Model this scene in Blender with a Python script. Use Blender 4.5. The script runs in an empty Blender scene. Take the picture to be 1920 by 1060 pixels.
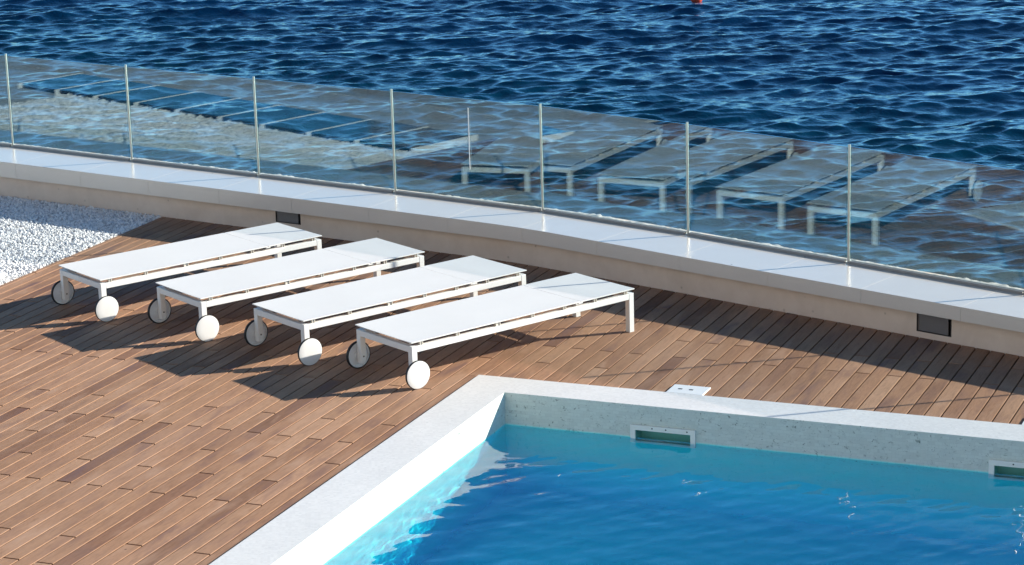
import bpy, bmesh, math, random
import numpy as np
from mathutils import Vector, Matrix
R = math.radians
rng = np.random.default_rng(11)
random.seed(5)
scene = bpy.context.scene
COL = scene.collection

# ------------------------------------------------------------------ helpers
def tag(o, label=None, cat=None, group=None, kind=None):
    if label: o['label'] = label
    if cat: o['category'] = cat
    if group: o['group'] = group
    if kind: o['kind'] = kind
    return o

def link(o, parent=None):
    COL.objects.link(o)
    if parent: o.parent = parent
    return o

def empty(name, loc=(0, 0, 0), rz=0.0):
    o = bpy.data.objects.new(name, None)
    o.empty_display_size = .1
    o.location = loc
    o.rotation_euler = (0, 0, rz)
    return link(o)

def from_bm(name, bm, mat, parent=None, smooth=False, bevel=0.0, seg=2):
    bmesh.ops.recalc_face_normals(bm, faces=bm.faces)
    me = bpy.data.meshes.new(name)
    bm.to_mesh(me); bm.free()
    for m in (mat if isinstance(mat, (list, tuple)) else [mat]):
        me.materials.append(m)
    if smooth:
        me.polygons.foreach_set('use_smooth', [True] * len(me.polygons))
    o = link(bpy.data.objects.new(name, me), parent)
    if bevel:
        b = o.modifiers.new('bevel', 'BEVEL')
        b.width = bevel; b.segments = seg; b.limit_method = 'ANGLE'; b.angle_limit = R(40)
        b.harden_normals = False
    return o

def from_np(name, verts, faces, mat, parent=None, smooth=False):
    """faces: (n,k) int array, k = 3 or 4"""
    me = bpy.data.meshes.new(name)
    verts = np.asarray(verts, np.float32); faces = np.asarray(faces, np.int32)
    n, k = faces.shape
    me.vertices.add(len(verts)); me.vertices.foreach_set('co', verts.ravel())
    me.loops.add(n * k); me.loops.foreach_set('vertex_index', faces.ravel())
    me.polygons.add(n); me.polygons.foreach_set('loop_start', np.arange(n, dtype=np.int32) * k)
    me.polygons.foreach_set('use_smooth', np.full(n, smooth))
    me.update(calc_edges=True); me.validate()
    me.materials.append(mat)
    return link(bpy.data.objects.new(name, me), parent)

def box(bm, x0, x1, y0, y1, z0, z1):
    v = [bm.verts.new((x, y, z)) for z in (z0, z1) for x, y in ((x0, y0), (x1, y0), (x1, y1), (x0, y1))]
    for f in ((3, 2, 1, 0), (4, 5, 6, 7), (0, 1, 5, 4), (1, 2, 6, 5), (2, 3, 7, 6), (3, 0, 4, 7)):
        bm.faces.new([v[i] for i in f])

def prism(bm, poly, z0, z1):
    """poly: list of (x,y); z0/z1 numbers or per-vertex lists"""
    n = len(poly)
    a = z0 if isinstance(z0, (list, tuple)) else [z0] * n
    b = z1 if isinstance(z1, (list, tuple)) else [z1] * n
    lo = [bm.verts.new((p[0], p[1], a[i])) for i, p in enumerate(poly)]
    hi = [bm.verts.new((p[0], p[1], b[i])) for i, p in enumerate(poly)]
    bm.faces.new(hi); bm.faces.new(lo[::-1])
    for i in range(n):
        j = (i + 1) % n
        bm.faces.new((lo[i], lo[j], hi[j], hi[i]))

def lathe(bm, prof, M, seg=48):
    """profile of (radius, height along local z), closed loop"""
    rings = []
    for r, h in prof:
        if r < 1e-6:
            rings.append([bm.verts.new(M @ Vector((0, 0, h)))])
        else:
            rings.append([bm.verts.new(M @ Vector((r * math.cos(2 * math.pi * i / seg), r * math.sin(2 * math.pi * i / seg), h))) for i in range(seg)])
    for a, b in zip(rings[:-1], rings[1:]):
        for i in range(seg):
            j = (i + 1) % seg
            if len(a) == 1 and len(b) == 1: continue
            if len(a) == 1: bm.faces.new((a[0], b[i], b[j]))
            elif len(b) == 1: bm.faces.new((a[i], a[j], b[0]))
            else: bm.faces.new((a[i], a[j], b[j], b[i]))

# ------------------------------------------------------------------ node helpers
class NT:
    def __init__(self, name):
        self.m = bpy.data.materials.new(name); self.m.use_nodes = True
        self.t = self.m.node_tree; self.t.nodes.clear()
        self.out = self.t.nodes.new('ShaderNodeOutputMaterial')
    def n(self, typ, **kw):
        nd = self.t.nodes.new(typ)
        ins = kw.pop('ins', {})
        for k, v in kw.items(): setattr(nd, k, v)
        for k, v in ins.items():
            s = nd.inputs[k]
            if isinstance(v, bpy.types.NodeSocket): self.t.links.new(v, s)
            else: s.default_value = v
        return nd
    def math(self, op, a, b=0.0, clamp=False):
        nd = self.n('ShaderNodeMath', operation=op, use_clamp=clamp)
        for i, v in enumerate((a, b)):
            if isinstance(v, bpy.types.NodeSocket): self.t.links.new(v, nd.inputs[i])
            else: nd.inputs[i].default_value = v
        return nd.outputs[0]
    def mix(self, fac, a, b, blend='MIX'):
        nd = self.n('ShaderNodeMix', data_type='RGBA', blend_type=blend)
        for i, v in ((0, fac), (6, a), (7, b)):
            if isinstance(v, bpy.types.NodeSocket): self.t.links.new(v, nd.inputs[i])
            else: nd.inputs[i].default_value = (tuple(v) + (1,))[:4] if isinstance(v, (tuple, list)) else v
        return nd.outputs[2]
    def ramp(self, fac, stops, interp='LINEAR'):
        nd = self.n('ShaderNodeValToRGB'); cr = nd.color_ramp; cr.interpolation = interp
        while len(cr.elements) < len(stops): cr.elements.new(.5)
        for e, (p, c) in zip(cr.elements, stops):
            e.position = p; e.color = (c, c, c, 1) if isinstance(c, (int, float)) else tuple(c) + (1,)
        self.t.links.new(fac, nd.inputs[0]); return nd.outputs[0]
    def coord(self, scale=(1, 1, 1), rot=(0, 0, 0), kind='Object'):
        tc = self.n('ShaderNodeTexCoord')
        mp = self.n('ShaderNodeMapping', ins={'Vector': tc.outputs[kind], 'Scale': scale, 'Rotation': rot})
        return mp.outputs[0]
    def noise(self, vec, scale, detail=4, rough=.5, dist=0.0, out=0):
        return self.n('ShaderNodeTexNoise', ins={'Vector': vec, 'Scale': scale, 'Detail': detail, 'Roughness': rough, 'Distortion': dist}).outputs[out]
    def bump(self, h, strength, dist, normal=None):
        ins = {'Height': h, 'Strength': strength, 'Distance': dist}
        if normal is not None: ins['Normal'] = normal
        return self.n('ShaderNodeBump', ins=ins).outputs[0]
    def bsdf(self, **ins):
        ins = {k.replace('_', ' '): (tuple(v) + (1,) if isinstance(v, tuple) and len(v) == 3 else v) for k, v in ins.items()}
        return self.n('ShaderNodeBsdfPrincipled', ins=ins).outputs[0]
    def surf(self, s):
        self.t.links.new(s, self.out.inputs['Surface']); return self.m
    def vol(self, s):
        self.t.links.new(s, self.out.inputs['Volume']); return self.m

# ------------------------------------------------------------------ materials
def m_wood():
    t = NT('deck_timber')
    tone = t.n('ShaderNodeAttribute', attribute_name='tone')
    sep = t.n('ShaderNodeSeparateColor', ins={'Color': tone.outputs['Color']})
    tc = t.n('ShaderNodeTexCoord')
    # every board gets its own slice of the grain
    off = t.n('ShaderNodeCombineXYZ', ins={'X': t.math('MULTIPLY', sep.outputs[0], 37.0), 'Y': t.math('MULTIPLY', sep.outputs[1], 53.0), 'Z': t.math('MULTIPLY', sep.outputs[2], 19.0)})
    pos = t.n('ShaderNodeVectorMath', operation='ADD', ins={0: tc.outputs['Object'], 1: off.outputs[0]}).outputs[0]
    mp = t.n('ShaderNodeMapping', ins={'Vector': pos, 'Scale': (1, .10, 1)}).outputs[0]
    mp2 = t.n('ShaderNodeMapping', ins={'Vector': pos, 'Scale': (1, .3, 1)}).outputs[0]
    grain = t.noise(mp, 55, 5, .62, .6)
    fine = t.noise(mp, 190, 3, .6)
    blotch = t.noise(mp2, 6.5, 4, .55, .5)
    worn = t.noise(tc.outputs['Object'], .9, 3, .5)
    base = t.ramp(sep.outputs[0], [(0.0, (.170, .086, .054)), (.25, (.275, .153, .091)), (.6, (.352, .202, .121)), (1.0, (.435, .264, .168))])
    warm = t.mix(t.math('MULTIPLY', sep.outputs[1], .45), base, (.40, .22, .135))
    g = t.ramp(grain, [(.25, .72), (.5, 1.0), (.8, 1.13)])
    c = t.mix(1.0, warm, g, 'MULTIPLY')
    f = t.ramp(fine, [(.3, .86), (.65, 1.06)])
    c = t.mix(1.0, c, f, 'MULTIPLY')
    stain = t.ramp(blotch, [(.50, 0.0), (.70, 1.0)])
    stain = t.math('MULTIPLY', stain, t.math('MULTIPLY', sep.outputs[2], .9), True)
    c = t.mix(stain, c, (.165, .098, .088))
    pale = t.ramp(blotch, [(.25, 1.0), (.45, 0.0)])
    c = t.mix(t.math('MULTIPLY', pale, .45), c, (.48, .315, .225))
    c = t.mix(t.math('MULTIPLY', t.ramp(worn, [(.45, 0.0), (.7, 1.0)]), .25), c, (.43, .29, .215))
    # small dark knots and screw heads
    v = t.n('ShaderNodeTexVoronoi', ins={'Vector': pos, 'Scale': 3.2}).outputs['Distance']
    c = t.mix(t.ramp(v, [(.012, .85), (.03, 0.0)]), c, (.06, .03, .02))
    h = t.math('ADD', t.math('MULTIPLY', grain, .7), t.math('MULTIPLY', fine, .4))
    b = t.bump(h, .35, .002)
    return t.surf(t.bsdf(Base_Color=c, Roughness=.68, Normal=b, Specular_IOR_Level=.1))

def m_plain(name, col, rough=.4, metal=0.0, spec=.5, var=.04, bump=0.0, scale=9):
    t = NT(name)
    v = t.coord()
    n = t.noise(v, scale, 5, .6)
    c = t.mix(1.0, col, t.ramp(n, [(.25, 1 - 2 * var), (.75, 1.0)]), 'MULTIPLY')
    ins = dict(Base_Color=c, Roughness=rough, Metallic=metal, Specular_IOR_Level=spec)
    if bump: ins['Normal'] = t.bump(t.noise(v, scale * 12, 4, .6), bump, .002)
    return t.surf(t.bsdf(**ins))

def m_sling():
    t = NT('sling_fabric')
    v = t.coord()
    w1 = t.n('ShaderNodeTexWave', bands_direction='X', ins={'Vector': v, 'Scale': 160, 'Distortion': .3}).outputs[1]
    w2 = t.n('ShaderNodeTexWave', bands_direction='Y', ins={'Vector': v, 'Scale': 160, 'Distortion': .3}).outputs[1]
    weave = t.math('MULTIPLY', w1, w2)
    n = t.noise(v, 2.5, 4, .6)
    c = t.mix(n, (.68, .672, .66), (.73, .722, .71))
    return t.surf(t.bsdf(Base_Color=c, Roughness=.75, Specular_IOR_Level=.25, Normal=t.bump(weave, .12, .001)))

def m_mosaic(name, base, fleck, flecks, grout, amount, tile=(.02, .02), deep=None):
    """little stone mosaic in metre UVs"""
    t = NT(name)
    uv = t.n('ShaderNodeUVMap', uv_map='metres').outputs[0]
    br = t.n('ShaderNodeTexBrick', offset=.5, offset_frequency=2, ins={'Vector': uv, 'Scale': 1.0, 'Color1': (0, 0, 0, 1), 'Color2': (1, 1, 1, 1), 'Mortar': (.5, .5, .5, 1), 'Mortar Size': .0011, 'Mortar Smooth': .3, 'Bias': 0.0, 'Brick Width': tile[0], 'Row Height': tile[1]})
    rnd = t.n('ShaderNodeSeparateColor', ins={'Color': br.outputs[0]}).outputs[0]
    c = t.mix(rnd, tuple(x * .90 for x in base), base)
    # grey veins that differ from chip to chip
    off = t.n('ShaderNodeCombineXYZ', ins={'Z': t.math('MULTIPLY', rnd, 9.0)})
    p = t.n('ShaderNodeVectorMath', operation='ADD', ins={0: uv, 1: off.outputs[0]}).outputs[0]
    n = t.noise(p, 27, 4, .55, 1.6)
    vein = t.ramp(n, [(.58, 0.0), (.67, flecks)])
    rare = t.ramp(t.noise(p, 9, 2, .5), [(.5, .25), (.62, 1.0)])
    c = t.mix(t.math('MULTIPLY', vein, rare), c, fleck)
    big = t.noise(uv, 1.6, 4, .6)
    c = t.mix(1.0, c, t.ramp(big, [(.3, .93), (.7, 1.0)]), 'MULTIPLY')
    c = t.mix(t.math('MULTIPLY', br.outputs[1], amount), c, grout)
    if deep:      # water's blue absorption painted into the tile colour, stronger towards the floor
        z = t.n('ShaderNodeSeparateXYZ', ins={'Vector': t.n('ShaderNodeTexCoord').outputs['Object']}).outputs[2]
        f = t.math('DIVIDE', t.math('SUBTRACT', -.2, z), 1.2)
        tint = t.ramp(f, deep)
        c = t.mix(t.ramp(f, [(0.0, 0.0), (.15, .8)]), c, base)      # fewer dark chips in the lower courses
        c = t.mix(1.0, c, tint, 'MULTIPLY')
    h = t.math('SUBTRACT', t.math('MULTIPLY', rnd, .3), br.outputs[1])
    return t.surf(t.bsdf(Base_Color=c, Roughness=.45, Normal=t.bump(h, .25, .001)))

def m_plaster():
    t = NT('beige_plaster')
    v = t.coord()
    n = t.noise(v, 5, 6, .65, .3)
    st = t.noise(t.coord((1, 1, .35)), 2.2, 4, .6)
    c = t.mix(t.ramp(n, [(.3, 0.0), (.7, 1.0)]), (.64, .495, .40), (.72, .575, .475))
    c = t.mix(t.math('MULTIPLY', t.ramp(st, [(.55, 0.0), (.72, 1.0)]), .35), c, (.48, .37, .29))
    spots = t.n('ShaderNodeTexVoronoi', ins={'Vector': v, 'Scale': 6.5}).outputs['Distance']
    c = t.mix(t.math('MULTIPLY', t.ramp(spots, [(.03, .5), (.09, 0.0)]), 1.0), c, (.26, .18, .13))
    return t.surf(t.bsdf(Base_Color=c, Roughness=.85, Specular_IOR_Level=.2, Normal=t.bump(t.noise(v, 90, 4, .6), .3, .003)))

def m_stone():
    t = NT('cap_stone')
    v = t.coord()
    n = t.noise(v, 3, 5, .6)
    f = t.noise(v, 160, 3, .6)
    c = t.mix(n, (.615, .54, .475), (.675, .60, .535))
    c = t.mix(1.0, c, t.ramp(f, [(.3, .94), (.7, 1.0)]), 'MULTIPLY')
    sp = t.n('ShaderNodeTexVoronoi', ins={'Vector': v, 'Scale': 2.6}).outputs['Distance']
    c = t.mix(t.ramp(sp, [(.012, .8), (.03, 0.0)]), c, (.20, .15, .12))
    return t.surf(t.bsdf(Base_Color=c, Roughness=.22, Specular_IOR_Level=.5, Normal=t.bump(f, .08, .001)))

def m_sea():
    t = NT('sea_water')
    tc = t.n('ShaderNodeTexCoord')
    p = tc.outputs['Object']
    n1 = t.noise(t.n('ShaderNodeMapping', ins={'Vector': p, 'Scale': (1, 1.5, 1), 'Rotation': (0, 0, R(-25))}).outputs[0], 5.5, 4, .55, .5)
    n2 = t.noise(t.n('ShaderNodeMapping', ins={'Vector': p, 'Scale': (1, 1.6, 1), 'Rotation': (0, 0, R(-25))}).outputs[0], 13, 3, .55, .3)
    h = t.math('ADD', n1, t.math('MULTIPLY', n2, .25))
    gust = t.ramp(t.noise(p, .22, 3, .6), [(.3, .35), (.7, 1.0)])
    op = t.n('ShaderNodeAttribute', attribute_name='open').outputs['Fac']
    far = t.noise(t.n('ShaderNodeMapping', ins={'Vector': p, 'Scale': (1, 1.5, 1), 'Rotation': (0, 0, R(-23))}).outputs[0], 1.3, 7, .62, .4)
    b = t.bump(t.math('ADD', t.math('MULTIPLY', h, .028), t.math('MULTIPLY', t.math('MULTIPLY', far, op), .75)), gust, 1.0)
    # shallow green water along the sea wall
    sx = t.n('ShaderNodeSeparateXYZ', ins={'Vector': p})
    d = t.math('ADD', sx.outputs[1], t.math('MULTIPLY', sx.outputs[0], .27))
    d = t.math('ADD', d, t.math('MULTIPLY', t.noise(p, .25, 3, .6), 6.0))
    shallow = t.ramp(t.math('DIVIDE', d, 40.0), [(.28, 1.0), (.72, 0.0)])
    c = t.mix(shallow, (.0003, .016, .052), (.0005, .036, .047))
    big = t.noise(p, .16, 3, .5)
    c = t.mix(1.0, c, t.ramp(big, [(.3, .75), (.7, 1.15)]), 'MULTIPLY')
    return t.surf(t.bsdf(Base_Color=c, Roughness=.06, IOR=1.333, Specular_IOR_Level=.85, Normal=b))

def m_glass():
    t = NT('railing_glass')
    geo = t.n('ShaderNodeNewGeometry')
    dt = t.n('ShaderNodeVectorMath', operation='DOT_PRODUCT', ins={0: geo.outputs['Normal'], 1: geo.outputs['Incoming']}).outputs['Value']
    k = t.math('SUBTRACT', 1.0, t.math('ABSOLUTE', dt), True)
    fac = t.math('MULTIPLY_ADD', t.math('POWER', k, 5.0), .9); fac.node.inputs[2].default_value = .080
    tr = t.n('ShaderNodeBsdfTransparent', ins={'Color': (.968, .990, .986, 1)}).outputs[0]
    gl = t.n('ShaderNodeBsdfGlossy', ins={'Color': (.80, .98, 1, 1), 'Roughness': 0.0}).outputs[0]
    mx = t.n('ShaderNodeMixShader', ins={0: fac, 1: tr, 2: gl}).outputs[0]
    return t.surf(mx)

def m_pool_water():
    t = NT('pool_water')
    g = t.n('ShaderNodeBsdfGlass', ins={'Color': (1, 1, 1, 1), 'Roughness': 0.0, 'IOR': 1.333}).outputs[0]
    return t.surf(g)

M = dict(
    wood=m_wood(), sling=m_sling(),
    alu=m_plain('white_aluminium', (.73, .72, .705), .38, var=.02),
    plastic=m_plain('white_plastic', (.80, .80, .80), .42, var=.03),
    grey_plastic=m_plain('grey_plastic', (.52, .53, .56), .5, var=.04),
    rubber=m_plain('black_rubber', (.012, .012, .013), .6, var=.05),
    bolt=m_plain('dark_bolt', (.03, .03, .03), .4, metal=.6),
    clip=m_plain('clip_metal', (.60, .55, .48), .4, var=.05),
    coping=m_mosaic('coping_mosaic', (.75, .735, .715), (.45, .45, .45), .5, (.72, .71, .70), .45),
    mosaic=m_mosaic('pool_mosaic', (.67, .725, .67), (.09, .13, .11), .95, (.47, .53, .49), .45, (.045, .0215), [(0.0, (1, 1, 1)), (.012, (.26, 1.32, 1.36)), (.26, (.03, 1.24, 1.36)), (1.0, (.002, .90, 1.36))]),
    plaster=m_plaster(), stone=m_stone(),
    joint=m_plain('joint_grey', (.20, .17, .15), .9),
    channel=m_plain('grey_channel', (.30, .27, .255), .45, metal=.3, var=.06),
    steel=m_plain('stainless_steel', (.52, .505, .475), .32, metal=1.0, var=.10, scale=30),
    rough_white=m_plain('rough_white_concrete', (.56, .52, .485), .9, var=.15, bump=.8, scale=25),
    sea=m_sea(), glass=m_glass(), water=m_pool_water(),
    dark_metal=m_plain('dark_grey_metal', (.17, .155, .155), .45, metal=.2, var=.06),
    dark_hole=m_plain('dark_housing', (.045, .038, .034), .7),
    skim=m_plain('skimmer_plastic', (.86, .86, .80), .45, var=.03),
    skim_in=m_plain('skimmer_inside', (.16, .44, .37), .5, var=.12),
    earth=m_plain('dark_underlay', (.02, .018, .016), .95),
    stone_bed=m_plain('gravel_underlay', (.74, .74, .74), .95, var=.22, bump=1.0, scale=45),
    pebble=None,
    panel=m_plain('dark_panel_glass', (.012, .014, .018), .12, var=.05),
    red=m_plain('buoy_red', (.62, .07, .035), .4, var=.06),
)

def m_wheel():
    t = NT('wheel_plastic')
    n = t.noise(t.coord(), 14, 4, .6)
    c = t.mix(n, (.80, .795, .785), (.86, .855, .845))
    p = t.bsdf(Base_Color=c, Roughness=.42)
    tr = t.n('ShaderNodeBsdfTranslucent', ins={'Color': (.85, .85, .86, 1)}).outputs[0]
    return t.surf(t.n('ShaderNodeMixShader', ins={0: .25, 1: p, 2: tr}).outputs[0])
M['wheel'] = m_wheel()

def m_pebble():
    t = NT('white_marble_chips')
    at = t.n('ShaderNodeAttribute', attribute_name='shade').outputs['Fac']
    n = t.noise(t.coord(), 60, 3, .6)
    c = t.ramp(at, [(0.0, (.42, .42, .43)), (.18, (.66, .66, .67)), (.5, (.80, .80, .80)), (1.0, (.90, .89, .885))])
    c = t.mix(1.0, c, t.ramp(n, [(.3, .90), (.7, 1.0)]), 'MULTIPLY')
    return t.surf(t.bsdf(Base_Color=c, Roughness=.7))
M['pebble'] = m_pebble()

# ------------------------------------------------------------------ plan of the terrace (metres)
# x runs along the far pool edge, y runs with the deck boards towards the sea, deck top = 0
def softplus(t): return np.logaddexp(0, t)
def w_base(x): return 2.862 - .184 * x - .160 * softplus((x + 1.0) / .16) * .16
def w_front(x): return 2.748 - .189 * x - .164 * softplus((x + .85) / .16) * .16
def w_back(x): return 3.325 - .191 * x - .174 * softplus((x + .5) / .3) * .3
def cap_z(x): return float(np.interp(x, [-6.5, -2.4, .6, 3.4], [.350, .333, .314, .304]))
CAP_B = .205
X0, X1 = -14.0, 9.5
GRAVEL_X = -4.655

# ------------------------------------------------------------------ deck boards
PITCH, PH = .1077, 2.395
def build_deck():
    V, F, T = [], [], []
    gap = .0100; ch = .0015; th = .024
    def board(xa, xb, ya, yb, yc, yd, tone):
        # ya,yb = near ends at xa,xb ; yc,yd = far ends at xa,xb
        i = len(V)
        dl = (xb - xa)
        def yy(x, lo): return (ya + (yb - ya) * (x - xa) / dl) if lo else (yc + (yd - yc) * (x - xa) / dl)
        for z, ins in ((-th, 0), (-ch, 0), (0, ch)):
            for x, lo, s in ((xa + ins, 1, ins), (xb - ins, 1, ins), (xb - ins, 0, -ins), (xa + ins, 0, -ins)):
                V.append((x, yy(x, lo) + s, z))
        q = [(i + 8, i + 9, i + 10, i + 11)]
        for l in (0, 4):
            for k in range(4):
                a, b = i + l + k, i + l + (k + 1) % 4
                q.append((a, b, b + 4, a + 4))
        side = (.22, .3, .5, 1)                                # side faces coloured darker to dim the sunlit line in the gaps
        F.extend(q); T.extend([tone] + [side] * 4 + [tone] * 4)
    n0 = int(math.floor((GRAVEL_X - PH) / PITCH)); n1 = int((X1 - PH) / PITCH)
    J = .3975
    for n in range(n0, n1):
        xa = PH + n * PITCH + gap / 2; xb = PH + (n + 1) * PITCH - gap / 2
        if n == n0: xa = GRAVEL_X
        if xb - xa < .01: continue
        ylo = -9.0
        if xa > -.005 or xa < -.004 < xb: ylo = .005
        far_a, far_b = float(w_base(xa)) - .006, float(w_base(xb)) - .006
        if xa < -.004 < xb:                                   # ripped board along the coping
            board(xa, -.011, -9.0, -9.0, -4.0, -4.0, (.35, .7, .6, 1)); board(xa, -.011, -3.996, -3.996, .001, .001, (.3, .6, .8, 1))
        # butt joints sit on the joists, in the repeating rows one can see
        rows = []
        for j in range(-22, 16):
            y = -1.555 + J * j
            if xa < .9: ok = (n % 2 == 1 and j % 3 == 0) or (n % 4 == 0 and j in (-11, -5, -1, 1, 5)) or (n % 4 == 2 and j in (-13, -8, -2, 4, 8))
            else: ok = (n % 2 == 1 and j in (0, 7, 10)) or (n % 2 == 0 and j in (3, 6)) and random.random() < .9
            if ok: rows.append(y)
        # joint rows measured on the picture start on odd boards
        edges = [ylo] + [y for y in rows if ylo + .12 < y < min(far_a, far_b) - .12] + [None]
        for e0, e1 in zip(edges[:-1], edges[1:]):
            r = random.random()
            tone = (min(1, max(0, random.gauss(.53, .21))), random.random(), random.random(), 1)
            if random.random() < .07: tone = (random.uniform(0, .12), random.random() * .3, 1.0, 1)
            s = e0 + (.006 if e0 != ylo else 0)
            if e1 is None: board(xa, xb, s, s, far_a, far_b, tone)
            else: board(xa, xb, s, s, e1 - .006, e1 - .006, tone)
    o = from_np('deck', V, F, M['wood'])
    ca = o.data.color_attributes.new('tone', 'FLOAT_COLOR', 'CORNER')
    arr = np.repeat(np.array(T, np.float32), 4, axis=0)
    ca.data.foreach_set('color', arr.ravel())
    tag(o, kind='structure')
build_deck()
# dark ground under the boards and under the gravel
bm = bmesh.new()
box(bm, -16, -.001, -24, -.5, -.12, -.03)
prism(bm, [(-16, -.5), (-.001, -.5), (-.001, -.02), (X1, -.02), (X1, float(w_base(X1)) + .1), (-1, float(w_base(-1)) + .1), (-16, float(w_base(-16)) + .1)], -.12, -.0305)
tag(from_bm('ground', bm, M['earth']), kind='structure')
# terrace paving beyond what the frame shows
bm = bmesh.new()
box(bm, -16, GRAVEL_X - .3, -24, -.552, -.0295, -.004)
box(bm, GRAVEL_X - .3, 12, -24, -9.02, -.0295, -.004)
tag(from_bm('terrace_paving', bm, m_plain('pale_paving', (.50, .48, .45), .7, var=.08)), kind='structure')

# ------------------------------------------------------------------ gravel
bm = bmesh.new()
prism(bm, [(-14, -.55), (GRAVEL_X - .002, -.55), (GRAVEL_X - .002, float(w_base(GRAVEL_X)) - .002), (-14, float(w_base(-14)) - .002)], -.0285, -.012)
tag(from_bm('gravel_bed', bm, M['stone_bed']), kind='structure')
def build_gravel():
    ico = bmesh.new(); bmesh.ops.create_icosphere(ico, subdivisions=1, radius=1)
    bv = np.array([v.co[:] for v in ico.verts]); bf = np.array([[v.index for v in f.verts] for f in ico.faces]); ico.free()
    pts = []
    def fill(xa, xb, ya, dens, r0, r1):
        n = int((xb - xa) * 4.5 * dens)
        x = rng.uniform(xa, xb, n); y = rng.uniform(ya, ya + 4.5, n)
        r = rng.uniform(r0, r1, n)
        k = (y < w_base(x) - .6 * r) & (x < GRAVEL_X - .55 * r) & (x > -14)
        pts.append(np.stack([x, y, r], 1)[k])
    fill(-7.3, GRAVEL_X, .75, 4300, .0075, .0135)
    fill(-10.5, -7.3, 1.1, 700, .018, .03)
    P = np.concatenate(pts); n = len(P)
    sc = rng.uniform(.6, 1.25, (n, 1, 3)) * P[:, None, 2:3]
    jit = 1 + rng.uniform(-.28, .28, (n, len(bv), 1))
    v = bv[None] * jit * sc
    a = rng.uniform(0, 6.28, n); b = rng.uniform(-1, 1, n)
    ca, sa, cb, sb = np.cos(a), np.sin(a), np.cos(b), np.sin(b)
    x, y, z = v[..., 0], v[..., 1], v[..., 2]
    y, z = y * cb[:, None] - z * sb[:, None], y * sb[:, None] + z * cb[:, None]
    x, y = x * ca[:, None] - y * sa[:, None], x * sa[:, None] + y * ca[:, None]
    zz = rng.uniform(-.010, .004, n)
    v = np.stack([x + P[:, 0:1], y + P[:, 1:2], z + zz[:, None]], -1).reshape(-1, 3)
    f = (bf[None] + (np.arange(n) * len(bv))[:, None, None]).reshape(-1, 3)
    o = from_np('gravel', v, f, M['pebble'])
    at = o.data.attributes.new('shade', 'FLOAT', 'POINT')
    at.data.foreach_set('value', np.repeat(rng.uniform(0, 1, n), len(bv)).astype(np.float32))
    tag(o, 'white crushed marble gravel between the sea wall and the deck boards', 'gravel', kind='stuff')
build_gravel()

# dark panels lying in the gravel off to the left (they show mirrored in the glass railing)
sk = empty('skylight', (-8.2, .95, 0))
tag(sk, 'row of dark flat panels with white dividers, seen mirrored in the glass', 'skylight')
for i in range(9):
    bm = bmesh.new(); x = -3.2 + .74 * i
    box(bm, x, x + .69, -.42, .42, -.01, .045)
    from_bm('panel', bm, M['panel'], sk, bevel=.003)
for i in range(10):
    x = -3.2 + .74 * i
    bm = bmesh.new(); box(bm, x - .033, x - .018, -.46, .46, -.01, .050)
    from_bm('divider', bm, M['plastic'], sk)

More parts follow.
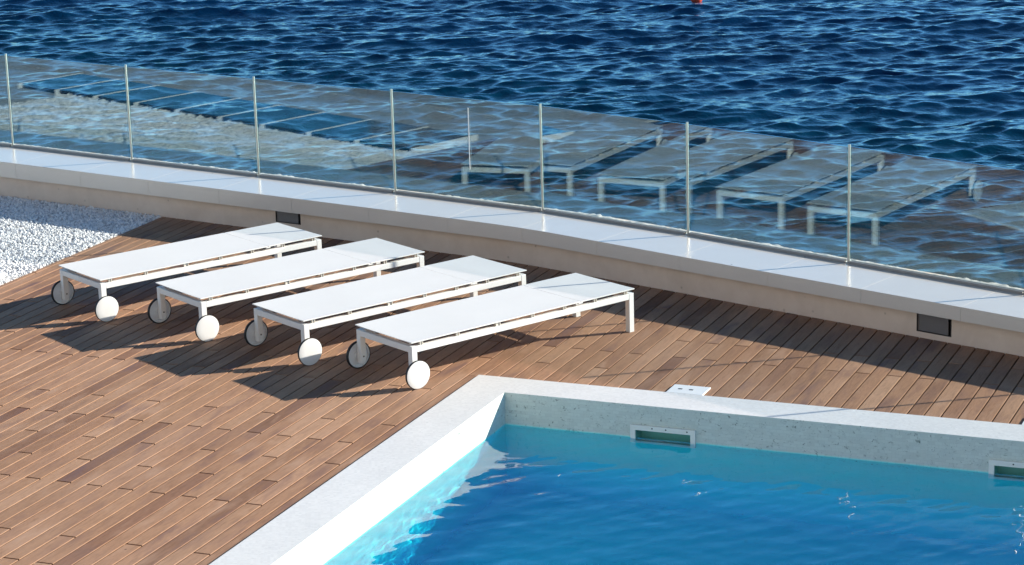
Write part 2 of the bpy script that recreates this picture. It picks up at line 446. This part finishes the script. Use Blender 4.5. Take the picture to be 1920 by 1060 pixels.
# ------------------------------------------------------------------ sea wall with stone cap
wall = empty('sea_wall', (0, float(w_base(0)), 0))
tag(wall, 'low beige plaster wall with a pale stone cap between the deck and the sea', 'wall')
OFF = Vector((0, -float(w_base(0)), 0))
LIGHTS = [(-3.392, -3.124, .082), (2.585, 2.853, .040)]
def build_wall():
    xs = sorted(set(list(np.linspace(X0, X1, 95)) + [x for l in LIGHTS for x in l[:2]]))
    bm = bmesh.new()
    def col(x, zs): return [bm.verts.new((x, float(w_base(x)) + OFF.y, z)) for z in zs]
    prev = None
    for xa, xb in zip(xs[:-1], xs[1:]):
        hole = [l for l in LIGHTS if l[0] - 1e-6 <= xa and xb <= l[1] + 1e-6]
        if hole: bands = [(-.11, hole[0][2])]
        else: bands = [(-.11, CAP_B + .03)]
        for lo, hi in bands:
            a = col(xa, (lo, hi)); b = col(xb, (lo, hi))
            bm.faces.new((a[0], b[0], b[1], a[1]))
    # sea side, going down to the water, and the top of the core
    for xa, xb in zip(xs[:-1], xs[1:]):
        yo = [float(w_back(x)) + .17 + OFF.y for x in (xa, xb)]
        yi = [float(w_base(x)) + .14 + OFF.y for x in (xa, xb)]
        z = [cap_z(x) - .012 for x in (xa, xb)]
        v = [bm.verts.new((xa, yo[0], -4)), bm.verts.new((xb, yo[1], -4)), bm.verts.new((xb, yo[1], z[1])), bm.verts.new((xa, yo[0], z[0]))]
        bm.faces.new(v)
        t = [bm.verts.new((xa, yi[0], z[0])), bm.verts.new((xb, yi[1], z[1]))]
        bm.faces.new((v[3], v[2], t[1], t[0]))
        g = [bm.verts.new((xa, yi[0], -.11)), bm.verts.new((xb, yi[1], -.11))]
        bm.faces.new((t[0], t[1], g[1], g[0]))
    bmesh.ops.remove_doubles(bm, verts=bm.verts, dist=1e-5)
    from_bm('plinth', bm, M['plaster'], wall)
    # core that closes the joints between cap slabs
    bm = bmesh.new()
    for xa, xb in zip(xs[:-1], xs[1:]):
        prism(bm, [(xa, float(w_front(xa)) + .02 + OFF.y), (xb, float(w_front(xb)) + .02 + OFF.y), (xb, float(w_back(xb)) - .03 + OFF.y), (xa, float(w_back(xa)) - .03 + OFF.y)],
              CAP_B + .012, [cap_z(xa) - .010, cap_z(xb) - .010, cap_z(xb) - .010, cap_z(xa) - .010])
    bmesh.ops.remove_doubles(bm, verts=bm.verts, dist=1e-5)
    from_bm('mortar_bed', bm, M['joint'], wall)
    # cap slabs
    seams = [-6.332, -5.54, -4.736, -3.941, -3.154, -2.356, -1.567, -.852, -.127, .635]
    while seams[0] > X0: seams.insert(0, seams[0] - .8)
    while seams[-1] < X1: seams.append(seams[-1] + .77)
    bm = bmesh.new()
    for a, b in zip(seams[:-1], seams[1:]):
        n = 5
        xf = np.linspace(a + .0006, b - .0006, n)
        # slab joints run square to the wall
        def back(x):
            s = -(w_front(x + .05) - w_front(x - .05)) / .1
            return x + .85 * s * .6
        xk = np.linspace(back(a) + .0006, back(b) - .0006, n)
        poly = [(float(x), float(w_front(x)) + OFF.y) for x in xf] + [(float(x), float(w_back(x)) + .055 + OFF.y) for x in xk[::-1]]
        prism(bm, poly, CAP_B, [cap_z(q[0]) for q in poly])
    from_bm('cap_stones', bm, M['stone'], wall, bevel=.0007, seg=1)
    # rough outer edge on the sea side of the glass
    n = 1500; xs2 = np.linspace(-9.5, 8, n); m = 7
    V = []
    prof = [(.057, -.02), (.059, .002), (.070, .005), (.085, .006), (.100, .004), (.115, .001), (.130, -.05)]
    nz = rng.normal(0, 1, (n, m)); 
    for k in range(2): nz = (np.roll(nz, 1, 0) + nz * 1.4 + np.roll(nz, -1, 0)) / 2.2
    lo = np.interp(np.arange(n), np.arange(0, n, 12), rng.normal(0, 1, len(range(0, n, 12))))
    for i, x in enumerate(xs2):
        for j, (dy, dz) in enumerate(prof):
            V.append((x, float(w_back(x)) + OFF.y + dy + (.004 * nz[i, j] if j > 0 else 0), cap_z(x) + dz + (.0025 * nz[i, j] + .003 * lo[i] if 0 < j < m - 1 else 0)))
    F = [(i * m + j, (i + 1) * m + j, (i + 1) * m + j + 1, i * m + j + 1) for i in range(n - 1) for j in range(m - 1)]
    from_np('rough_edge', V, F, M['rough_white'], wall)
build_wall()

# ------------------------------------------------------------------ wall lights (recessed step lights)
def wall_light(xa, xb, zlo, label):
    xc = (xa + xb) / 2; yc = float(w_base(xc))
    ang = math.atan2(float(w_base(xb) - w_base(xa)), xb - xa)
    L = math.hypot(xb - xa, float(w_base(xb) - w_base(xa))) / 2 - .001
    t = empty('wall_light', (xc, yc, zlo), ang)
    tag(t, label, 'wall light', 'recessed lights in the sea wall')
    h = CAP_B + .004 - zlo; d = .075
    bm = bmesh.new()
    box(bm, -L, -L + .006, -.001, d, .001, h); box(bm, L - .006, L, -.001, d, .001, h)
    box(bm, -L + .006, L - .006, -.001, d, .001, .006)
    box(bm, -L + .006, L - .006, d - .006, d, .006, h)
    from_bm('housing', bm, M['dark_hole'], t)
    bm = bmesh.new()
    prism(bm, [(-L + .0065, .008), (L - .030, .008), (L - .030, .016), (-L + .018, .016)], .0065, h * .74)
    from_bm('cover_plate', bm, M['dark_metal'], t, bevel=.0015)
    bm = bmesh.new(); box(bm, -L + .010, L - .032, .024, .060, h * .55, h * .9)
    from_bm('lamp_body', bm, M['dark_hole'], t, bevel=.003)
wall_light(*LIGHTS[0], 'dark recessed wall light behind the head of the farthest lounger')
wall_light(*LIGHTS[1], 'dark recessed wall light above bare deck in the deep shade near the pool')

# ------------------------------------------------------------------ glass railing
POSTX = [-6.81, -5.323, -3.848, -2.379, -.908, .485, 1.903]
s0 = 1.46
px = [-6.81 - 1.48 * k for k in range(4, 0, -1)] + POSTX + [3.31, 4.72, 6.13, 7.54]
fence = empty('glass_railing', (0, float(w_back(0)), 0))
tag(fence, 'frameless clear glass railing with slim steel posts along the wall cap', 'railing')
fo = -float(w_back(0))
pp = [Vector((x, float(w_back(x)), cap_z(x))) for x in px]
HP = .893
for i, p in enumerate(pp):
    bm = bmesh.new()
    lathe(bm, [(0, .001), (.0098, .001), (.0098, HP), (.009, HP + .004), (0, HP + .004)], Matrix.Translation(p + Vector((0, fo, 0))), 20)
    o = from_bm('post', bm, M['steel'], fence, smooth=True)
    e = o.modifiers.new('edges', 'EDGE_SPLIT'); e.split_angle = R(40)
    bm = bmesh.new()
    lathe(bm, [(0, .001), (.021, .001), (.021, .007), (.014, .010), (0, .010)], Matrix.Translation(p + Vector((0, fo, 0))), 20)
    from_bm('post_foot', bm, M['steel'], o)
for i, (a, b) in enumerate(zip(pp[:-1], pp[1:])):
    d = (b - a); dh = Vector((d.x, d.y, 0)).normalized(); nn = Vector((-dh.y, dh.x, 0))
    # each pane a hair off its neighbour, as fitted glass is
    tw = [0, .0, .0, .0, .0, .002, -.002, .001, 0, .003, -.002, 0, 0, 0][i % 14]
    a2 = a + dh * .016 + Vector((0, fo, 0)); b2 = b - dh * .016 + Vector((0, fo, 0))
    q = [a2 - nn * .006, b2 - nn * (.006 + tw), b2 + nn * (.006 - tw), a2 + nn * .006]
    bm = bmesh.new()
    prism(bm, [(v.x, v.y) for v in q], [a.z + .004, b.z + .004, b.z + .004, a.z + .004], [a.z + HP - .012, b.z + HP - .012, b.z + HP - .012, a.z + HP - .012])
    pane = from_bm('glass_pane', bm, M['glass'], fence)
    if i == 7:
        c = a2.lerp(b2, .527) - nn * .0075
        bm = bmesh.new(); box(bm, -.0035, .0035, -.001, .001, .28, .80)
        bmesh.ops.transform(bm, verts=bm.verts, matrix=Matrix.Translation((c.x, c.y, a.z)) @ Matrix.Rotation(math.atan2(dh.y, dh.x), 4, 'Z'))
        from_bm('white_strip', bm, M['plastic'], pane)  # thin white upright line on this pane
    for s, off in ((-1, .016), (1, .016)):
        pass
bm = bmesh.new()
for a, b in zip(pp[:-1], pp[1:]):
    d = (b - a); dh = Vector((d.x, d.y, 0)).normalized(); nn = Vector((-dh.y, dh.x, 0)); o = Vector((0, fo, 0))
    for s in (-1, 1):
        i0, i1 = s * .0085, s * .020
        q = [a + nn * i0 + dh * .022, b + nn * i0 - dh * .022, b + nn * i1 - dh * .022, a + nn * i1 + dh * .022]
        prism(bm, [((v + o).x, (v + o).y) for v in q], [v.z + .001 for v in q], [v.z + .022 for v in q])
from_bm('base_channel', bm, M['channel'], fence)

# ------------------------------------------------------------------ swimming pool
CW = .322; PX, PY = 9.0, -8.4; WZ = -.212; FLOOR = -1.45; CT = .012
SKX = [(1.206, 1.649), (3.532, 3.975)]
def quad_uv(name, quads, mat, parent=None):
    """quads: list of (4 points, 4 uvs)"""
    me = bpy.data.meshes.new(name)
    me.from_pydata([p for q in quads for p in q[0]], [], [tuple(range(4 * i, 4 * i + 4)) for i in range(len(quads))])
    uvl = me.uv_layers.new(name='metres')
    uvl.data.foreach_set('uv', np.array([u for q in quads for u in q[1]], np.float32).ravel())
    me.materials.append(mat)
    return link(bpy.data.objects.new(name, me), parent)
pool = empty('swimming_pool', (0, 0, 0))
tag(pool, 'square cornered swimming pool with white mosaic coping and pale veined mosaic walls', 'swimming pool')
def build_pool():
    Q = []
    def top(x0, x1, y0, y1):
        Q.append(([(x0, y0, CT), (x1, y0, CT), (x1, y1, CT), (x0, y1, CT)], [(x0, y0), (x1, y0), (x1, y1), (x0, y1)]))
    top(0, CW, PY - CW, 0); top(CW, PX, -CW, 0); top(PX, PX + CW, PY - CW, 0); top(CW, PX, PY - CW, PY)
    # outer rim
    Q.append(([(0, PY - CW, -.1), (0, 0, -.1), (0, 0, CT), (0, PY - CW, CT)][::-1], [(PY - CW, -.1), (0, -.1), (0, CT), (PY - CW, CT)][::-1]))
    Q.append(([(0, 0, -.1), (PX + CW, 0, -.1), (PX + CW, 0, CT), (0, 0, CT)][::-1], [(0, -.1), (PX + CW, -.1), (PX + CW, CT), (0, CT)][::-1]))
    quad_uv('coping', Q, M['coping'], pool)
    W = []
    T = CT - .0
    def back(x0, x1, z0, z1):
        y = -CW
        W.append(([(x0, y, z0), (x1, y, z0), (x1, y, z1), (x0, y, z1)], [(x0, z0), (x1, z0), (x1, z1), (x0, z1)]))
    cuts = [CW, SKX[0][0] + .03, SKX[0][1] - .03, SKX[1][0] + .03, SKX[1][1] - .03, PX]
    zt, zb = -.150, -.262
    for i in range(5):
        if i % 2 == 0: back(cuts[i], cuts[i + 1], FLOOR, T)
        else: back(cuts[i], cuts[i + 1], FLOOR, zb); back(cuts[i], cuts[i + 1], zt, T)
    W.append(([(CW, PY, FLOOR), (CW, -CW, FLOOR), (CW, -CW, T), (CW, PY, T)], [(PY, FLOOR), (-CW, FLOOR), (-CW, T), (PY, T)]))
    W.append(([(PX, -CW, FLOOR), (PX, PY, FLOOR), (PX, PY, T), (PX, -CW, T)], [(-CW, FLOOR), (PY, FLOOR), (PY, T), (-CW, T)]))
    W.append(([(PX, PY, FLOOR), (CW, PY, FLOOR), (CW, PY, T), (PX, PY, T)], [(PX, FLOOR), (CW, FLOOR), (CW, T), (PX, T)]))
    W.append(([(CW, PY, FLOOR), (PX, PY, FLOOR), (PX, -CW, FLOOR), (CW, -CW, FLOOR)], [(CW, PY), (PX, PY), (PX, -CW), (CW, -CW)]))
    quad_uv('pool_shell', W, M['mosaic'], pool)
build_pool()
def skimmer(xa, xb, label):
    xc = (xa + xb) / 2; h = (xb - xa) / 2
    t = empty('pool_skimmer', (xc, -CW, WZ)); tag(t, label, 'skimmer', 'skimmers in the far pool wall')
    z0 = lambda z: z - WZ
    bm = bmesh.new(); f = .034; a, b = z0(-.292), z0(-.120)
    box(bm, -h, h, -.018, -.0015, b - f, b); box(bm, -h, h, -.018, -.0015, a, a + f)
    box(bm, -h, -h + f, -.018, -.0015, a + f, b - f); box(bm, h - f, h, -.018, -.0015, a + f, b - f)
    from_bm('frame', bm, M['skim'], t, bevel=.002)
    bm = bmesh.new(); f2 = .0305; a2, b2 = z0(-.2615), z0(-.1505)
    box(bm, -h + f2, -h + f2 + .004, -.0012, .11, a2, b2); box(bm, h - f2 - .004, h - f2, -.0012, .11, a2, b2)
    box(bm, -h + f2 + .004, h - f2 - .004, -.0012, .11, b2 - .004, b2); box(bm, -h + f2 + .004, h - f2 - .004, -.0012, .11, a2, a2 + .004)
    box(bm, -h + f2 + .004, h - f2 - .004, .106, .11, a2 + .004, b2 - .004)
    from_bm('throat', bm, M['skim_in'], t)
    for sx in (-.32, .1, .75):
        bm = bmesh.new(); lathe(bm, [(0, -.0205), (.004, -.020), (.005, -.0181)], Matrix.Translation((sx * h, 0, b - .015)) @ Matrix.Rotation(R(90), 4, 'X') @ Matrix.Scale(-1, 4, (0, 0, 1)), 12)
        from_bm('screw', bm, M['bolt'], t)
skimmer(*SKX[0], 'white framed skimmer opening at the waterline nearer the pool corner')
skimmer(*SKX[1], 'white framed skimmer opening cut off by the right edge of the picture')
def skimmer_lid(xa, xb, label):
    xc = (xa + xb) / 2; h = (xb - xa) / 2
    t = empty('skimmer_lid', (xc, .0945, 0)); tag(t, label, 'lid', 'white skimmer lids in the deck')
    bm = bmesh.new(); box(bm, -h, h, -.092, .092, .0015, .012)
    from_bm('plate', bm, M['plastic'], t, bevel=.003)
    for sx in (-.055, .02):
        bm = bmesh.new(); box(bm, sx - .014, sx + .014, -.009, .004, .0123, .0145)
        from_bm('finger_hole', bm, M['bolt'], t, bevel=.001)
skimmer_lid(1.336, 1.588, 'square white lid set in the deck boards behind the skimmer nearer the corner')
skimmer_lid(3.662, 3.914, 'white lid just entering the picture at its right edge beside the coping')

def build_water():
    step = .021
    x = np.arange(CW - .004, PX + .004, step); y = np.arange(PY - .004, -CW + .006, step)
    y[-1] = -CW + .004; x[-1] = PX + .004
    X, Y = np.meshgrid(x, y, indexing='ij'); Z = np.zeros_like(X)
    for k in range(46):
        lam = np.exp(rng.uniform(np.log(.07), np.log(.34)))
        th = R(-38) + rng.normal(0, .65)
        kk = 2 * np.pi / lam
        Z += .0062 * (lam / (2 * np.pi)) * np.sin(kk * (X * np.cos(th) + Y * np.sin(th)) + rng.uniform(0, 6.28)) * rng.uniform(.5, 1.4)
    nx, ny = X.shape
    V = np.stack([X, Y, Z + WZ], -1).reshape(-1, 3)
    idx = np.arange(nx * ny).reshape(nx, ny)
    F = np.stack([idx[:-1, :-1], idx[1:, :-1], idx[1:, 1:], idx[:-1, 1:]], -1).reshape(-1, 4)
    # closed body of water: sides and bottom just outside the shell
    zb = FLOOR - .004
    ring = np.concatenate([idx[:, 0], idx[-1, 1:], idx[-2::-1, -1], idx[0, -2:0:-1]])
    n0 = len(V)
    B = V[ring].copy(); B[:, 2] = zb
    V = np.concatenate([V, B]); m = len(ring)
    S = np.stack([np.roll(ring, -1), ring, n0 + np.arange(m), n0 + np.roll(np.arange(m), -1)], -1)
    c = [n0, n0 + nx - 1, n0 + nx - 1 + ny - 1, n0 + 2 * (nx - 1) + ny - 1]
    me_faces = F.tolist() + S.tolist()
    bot = [list(range(n0, n0 + m))[::-1]]
    me = bpy.data.meshes.new('pool_water')
    me.from_pydata(V.tolist(), [], me_faces + bot)
    sm = np.zeros(len(me.polygons), bool); sm[:len(F)] = True
    me.polygons.foreach_set('use_smooth', sm)
    me.materials.append(M['water'])
    o = link(bpy.data.objects.new('pool_water', me)); tag(o, kind='structure')
    return o
water = build_water()

# ------------------------------------------------------------------ sea
CAM = Vector((6.204, -14.149, 4.643))
FX, FY = -.38714, .92202      # heading of the open sea from the terrace
SEA = -2.5
def sea_height(X, Y):
    DX = np.zeros_like(X); DY = np.zeros_like(X); Z = np.zeros_like(X)
    g = np.random.default_rng(77)
    base = math.atan2(FY, FX) + R(3)
    for k in range(150):
        lam = np.exp(g.uniform(np.log(.18), np.log(4.6)))
        th = base + g.normal(0, .50)
        kk = 2 * np.pi / lam
        slope = .040 * g.uniform(.4, 1.5) * (1.0 if lam < .53 else (.53 / lam) ** .72)
        a = slope / kk
        ph = kk * (X * np.cos(th) + Y * np.sin(th)) + g.uniform(0, 6.28)
        Z += a * np.cos(ph)
        s = a * .8 * np.sin(ph)
        DX -= s * np.cos(th); DY -= s * np.sin(th)
    return DX, DY, Z
def build_sea():
    a = np.linspace(-1, 1, 860)
    b = [24.5]
    while b[-1] < 70: b.append(b[-1] + .044 * max(.75, b[-1] / 38))
    b = np.array(b)
    A, Bb = np.meshgrid(a, b, indexing='ij')
    Au = A.copy(); A = A * (Bb * .40 + 2.5)
    X = (CAM.x + A * FY + Bb * FX).astype(np.float32); Y = (CAM.y - A * FX + Bb * FY).astype(np.float32)
    dx, dy, z = sea_height(X, Y)
    ss = lambda t: np.clip(t, 0, 1) ** 2 * (3 - 2 * np.clip(t, 0, 1))
    fade = ss((1 - np.abs(Au)) / .22) * ss((b[-1] - Bb) / 9) * ss((Bb - b[0]) / 1.5)      # waves melt into the open sheet
    dx, dy, z = dx * fade, dy * fade, z * fade
    V = np.stack([X + dx, Y + dy, z + SEA], -1)
    nx, ny = A.shape
    idx = np.arange(nx * ny).reshape(nx, ny)
    # fade the waves into the far sheet
    F = np.stack([idx[:-1, :-1], idx[1:, :-1], idx[1:, 1:], idx[:-1, 1:]], -1).reshape(-1, 4)
    V = V.reshape(-1, 3)
    # outer sheet: border ring carried out to the horizon, a little lower
    ring = np.concatenate([idx[:, 0], idx[-1, 1:], idx[-2::-1, -1], idx[0, -2:0:-1]])
    c = V.mean(0); n0 = len(V)
    d = V[ring] - c; far = c + d * 120; far[:, 2] = SEA
    mid = c + d * 1.25; mid[:, 2] = SEA
    m = len(ring)
    V = np.concatenate([V, mid, far])
    i = np.arange(m); j = np.roll(i, -1)
    F = np.concatenate([F, np.stack([np.roll(ring, -1), ring, n0 + i, n0 + j], -1), np.stack([n0 + j, n0 + i, n0 + m + i, n0 + m + j], -1)])
    o = from_np('sea', V, F, M['sea'], smooth=True)
    at = o.data.attributes.new('open', 'FLOAT', 'POINT')
    at.data.foreach_set('value', np.concatenate([1 - fade.ravel(), np.ones(2 * m)]).astype(np.float32))
    tag(o, kind='structure')
build_sea()

# ------------------------------------------------------------------ buoy
bx, by = -9.97, 35.25
by_t = empty('buoy', (bx, by, SEA + .02)); tag(by_t, 'small red buoy floating far out at the top edge of the sea', 'buoy')
bm = bmesh.new()
lathe(bm, [(0, -.10), (.08, -.08), (.125, -.02), (.14, .05), (.125, .13), (.08, .19), (.05, .25), (0, .25)], Matrix.Identity(4), 28)
from_bm('hull', bm, M['red'], by_t, smooth=True)
bm = bmesh.new(); lathe(bm, [(0, .25), (.03, .25), (.03, .42), (.012, .44), (0, .44)], Matrix.Identity(4), 16)
from_bm('mast', bm, M['plastic'], by_t)

# ------------------------------------------------------------------ made-up facade behind the camera, added to throw light back on the terrace
def build_bounce_facade():
    bm = bmesh.new(); y = -17.5; x0, x1 = -26.0, 30.0; st = 3.2
    m_wall = m_plain('warm_white_render', (.46, .435, .41), .85, var=.05)
    box(bm, x0, x1, y - 8, y - .35, -.1, 4 * st + .8)
    nx = int((x1 - x0) / 4)
    for f in range(4):
        z = f * st
        box(bm, x0, x1, y - .349, y, z + 2.5, z + st + (.8 if f == 3 else 0) - .002)      # band over the openings
        for i in range(nx + 1):
            xc = x0 + i * 4
            box(bm, max(x0, xc - .7), min(x1, xc + .7), y - .3485, y - .002, z if f else -.1, z + 2.498)
    tag(from_bm('bounce_facade', bm, m_wall), kind='structure')
build_bounce_facade()

# ------------------------------------------------------------------ sun loungers
LW, LL, LH = .6417, 2.0, .3226
def make_lounger():
    root = empty('sun_lounger')
    t = .044; top = .289; lo = top - t
    ins = .004
    y0, y1 = ins, LW - ins; x0, x1 = ins, LL - ins
    bv = .003
    for a, b in ((y0, y0 + t), (y1 - t, y1)):
        bm = bmesh.new(); box(bm, x0 + t + .0005, x1 - t - .0005, a + .001, b - .001, lo, top - .001); from_bm('side_rail', bm, M['alu'], root, bevel=bv)
    for a, b in ((x0, x0 + t), (x1 - t, x1)):
        bm = bmesh.new(); box(bm, a + .001, b - .001, y0 + t + .0005, y1 - t - .0005, lo, top - .001); from_bm('end_rail', bm, M['alu'], root, bevel=bv)
    for xa in (x0, x1 - t):
        for ya in (y0, y1 - t):
            bm = bmesh.new(); box(bm, xa, xa + t, ya, ya + t, .047 if xa == x0 else 0.0, top); from_bm('leg', bm, M['alu'], root, bevel=bv)
    bm = bmesh.new(); box(bm, 1.46, 1.50, y0 + t, y1 - t, lo + .004, top - .006); from_bm('crossbar', bm, M['alu'], root, bevel=bv)
    # sling panels with hemmed edges
    for nm, a, b in (('sling', 0.0, 1.490), ('headrest_sling', 1.4955, LL)):
        nx, ny = 40 if nm == 'sling' else 16, 16
        V = []; 
        for i in range(nx + 1):
            for j in range(ny + 1):
                u, v = i / nx, j / ny
                edge = min(v, 1 - v)
                sag = -.003 * min(1, edge * 6) * (.6 + .4 * math.sin(u * 9.0 + 1.0) * .5)
                V.append((a + (b - a) * u, LW * v, LH + sag))
        n = len(V)
        V += [(x, y, LH - .0070) for x, y, z in V]
        I = lambda i, j: i * (ny + 1) + j
        F = []
        for i in range(nx):
            for j in range(ny):
                F.append((I(i, j), I(i + 1, j), I(i + 1, j + 1), I(i, j + 1)))
                F.append((n + I(i, j + 1), n + I(i + 1, j + 1), n + I(i + 1, j), n + I(i, j)))
        for i in range(nx):
            F.append((I(i + 1, 0), I(i, 0), n + I(i, 0), n + I(i + 1, 0))); F.append((I(i, ny), I(i + 1, ny), n + I(i + 1, ny), n + I(i, ny)))
        for j in range(ny):
            F.append((I(0, j), I(0, j + 1), n + I(0, j + 1), n + I(0, j))); F.append((I(nx, j + 1), I(nx, j), n + I(nx, j), n + I(nx, j + 1)))
        o = from_np(nm, V, F, M['sling'], root, smooth=True)
        e = o.modifiers.new('edges', 'EDGE_SPLIT'); e.split_angle = R(40)
        # slim tube inside the hem
        for ya in (.034, LW - .048):
            bm = bmesh.new(); box(bm, a + .012, b - .012, ya, ya + .014, LH - .0185, LH - .0105)
            from_bm('hem_bar', bm, M['clip'], o, bevel=.002)
    for fx in (.045, .20, .375, .53, .675, .818, .962):
        for s in (0, 1):
            w = .013 if fx not in (.375,) else .020
            ya = .008 if s == 0 else LW - .026
            bm = bmesh.new(); xx = fx * LL
            box(bm, xx - w, xx - w + .006, ya, ya + .018, top - .002, LH - .0088)
            box(bm, xx + w - .006, xx + w, ya, ya + .018, top - .002, LH - .0088)
            box(bm, xx - w + .006, xx + w - .006, ya + .006, ya + .012, top - .002, LH - .012)
            from_bm('clip', bm, M['clip'], root)
    bm = bmesh.new(); box(bm, 1.475, 1.515, .004, LW - .004, LH - .019, LH - .0095); from_bm('hinge_bar', bm, M['alu'], root, bevel=.002)
    rw = .098
    for side in (-1, 1):
        yc = -.020 if side < 0 else LW + .020
        Mx = Matrix.Translation((x0 + t / 2 + .002, yc, rw)) @ Matrix.Rotation(R(90) * (1 if side < 0 else -1), 4, 'X')
        # local +z of the wheel points outwards
        w = bmesh.new()
        lathe(w, [(.0, .013), (.05, .0125), (.082, .0115), (.0950, .0080), (.0956, .003), (.0938, -.011), (.080, -.011), (.077, -.002), (.03, -.002), (.028, -.013), (0, -.013)], Mx, 56)
        wh = from_bm('wheel', w, M['wheel'], root, smooth=True)
        e = wh.modifiers.new('edges', 'EDGE_SPLIT'); e.split_angle = R(35)
        ty = bmesh.new()
        lathe(ty, [(.0952, .0068), (.0966, .0068), (.0977, .0055), (.098, .002), (.098, -.006), (.0968, -.0105), (.0938, -.013), (.0890, -.0135), (.0890, -.0115)], Mx, 56)
        from_bm('tyre', ty, M['rubber'], wh, smooth=True)
        bt = bmesh.new()
        zin = -.020 - t - .001
        lathe(bt, [(0, zin - .004), (.0065, zin - .003), (.0075, zin + .0005), (0, zin + .0006)], Mx, 16)
        from_bm('axle_bolt', bt, M['bolt'], wh)
    return root
def copy_tree(o, parent=None):
    c = o.copy(); COL.objects.link(c); c.parent = parent
    for ch in list(o.children): copy_tree(ch, c)
    return c
LG = [((-3.262, .477), 61.27, 'white sun lounger farthest from the pool, beside the gravel'),
      ((-2.258, .215), 60.75, 'white sun lounger second from the gravel, its head end below the dark wall light'),
      ((-1.259, -.115), 61.55, 'white sun lounger third from the gravel, second from the pool'),
      ((-.306, -.401), 61.72, 'white sun lounger nearest the pool, all of its near side and both near legs clear')]
proto = make_lounger()
for i, (p, a, lab) in enumerate(LG):
    o = proto if i == 0 else copy_tree(proto)
    o.location = (p[0], p[1], 0); o.rotation_euler = (0, 0, R(a))
    tag(o, lab, 'sun lounger', 'white sun loungers in a row on the deck')

# ------------------------------------------------------------------ light, sky, camera
AZ, EL = 35.2, 20.4
sun = bpy.data.lights.new('sun', 'SUN'); sun.energy = 5.0; sun.angle = R(.5); sun.color = (1.0, .935, .815)
so = link(bpy.data.objects.new('sun', sun))
d = Vector((math.cos(R(AZ)) * math.cos(R(EL)), math.sin(R(AZ)) * math.cos(R(EL)), math.sin(R(EL))))
so.rotation_euler = d.to_track_quat('Z', 'Y').to_euler(); so.location = d * 60
try:
    sun.cycles.is_caustics_light = True
    water.cycles.is_caustics_caster = True
    for ob in bpy.data.objects:
        if ob.name == 'pool_shell': ob.cycles.is_caustics_receiver = True
except Exception as ex:
    print('caustics flags', ex)
w = bpy.data.worlds.new('World'); scene.world = w; w.use_nodes = True
nt = w.node_tree
sky = nt.nodes.new('ShaderNodeTexSky'); sky.sky_type = 'NISHITA'; sky.sun_disc = False
sky.sun_elevation = R(EL); sky.sun_rotation = R(90 - AZ)
sky.air_density = 1.0; sky.dust_density = .4; sky.ozone_density = 4.0; sky.altitude = 0
bg = nt.nodes['Background']; bg.inputs['Strength'].default_value = .074
tint = nt.nodes.new('ShaderNodeMix'); tint.data_type = 'RGBA'; tint.blend_type = 'MULTIPLY'; tint.inputs[0].default_value = 1.0
tint.inputs[7].default_value = (.52, .96, 1.18, 1)      # clear deep-blue seaside sky
nt.links.new(sky.outputs[0], tint.inputs[6])
# bright band of air above the sea horizon, deeper overhead
tcw = nt.nodes.new('ShaderNodeTexCoord'); sxw = nt.nodes.new('ShaderNodeSeparateXYZ'); nt.links.new(tcw.outputs['Generated'], sxw.inputs[0])
mr = nt.nodes.new('ShaderNodeMapRange'); mr.interpolation_type = 'SMOOTHSTEP'
for k, v in (('From Min', .08), ('From Max', .75), ('To Min', 1.75), ('To Max', .52)): mr.inputs[k].default_value = v
nt.links.new(sxw.outputs[2], mr.inputs[0])
grad = nt.nodes.new('ShaderNodeVectorMath'); grad.operation = 'SCALE'
nt.links.new(tint.outputs[2], grad.inputs[0]); nt.links.new(mr.outputs[0], grad.inputs['Scale'])
nt.links.new(grad.outputs[0], bg.inputs['Color'])

cam = bpy.data.cameras.new('camera'); co = link(bpy.data.objects.new('camera', cam))
rt = Vector((.92443382, .38032148, -.02788682)); up = Vector((-.07026236, .24174692, .96779142)); fw = Vector((-.37481369, .8927004, -.25020131))
Mc = Matrix((rt, up, -fw)).transposed().to_4x4(); Mc.translation = CAM
co.matrix_world = Mc
cam.sensor_width = 36; cam.lens = 4452.99 / 1920 * 36; cam.clip_end = 20000; cam.clip_start = .1
scene.camera = co
scene.view_settings.view_transform = 'Standard'
scene.view_settings.look = 'None'
scene.view_settings.exposure = 1.04
scene.cycles.use_denoising = True
scene.cycles.max_bounces = 24; scene.cycles.diffuse_bounces = 12; scene.cycles.glossy_bounces = 8; scene.cycles.transparent_max_bounces = 24; scene.cycles.transmission_bounces = 16
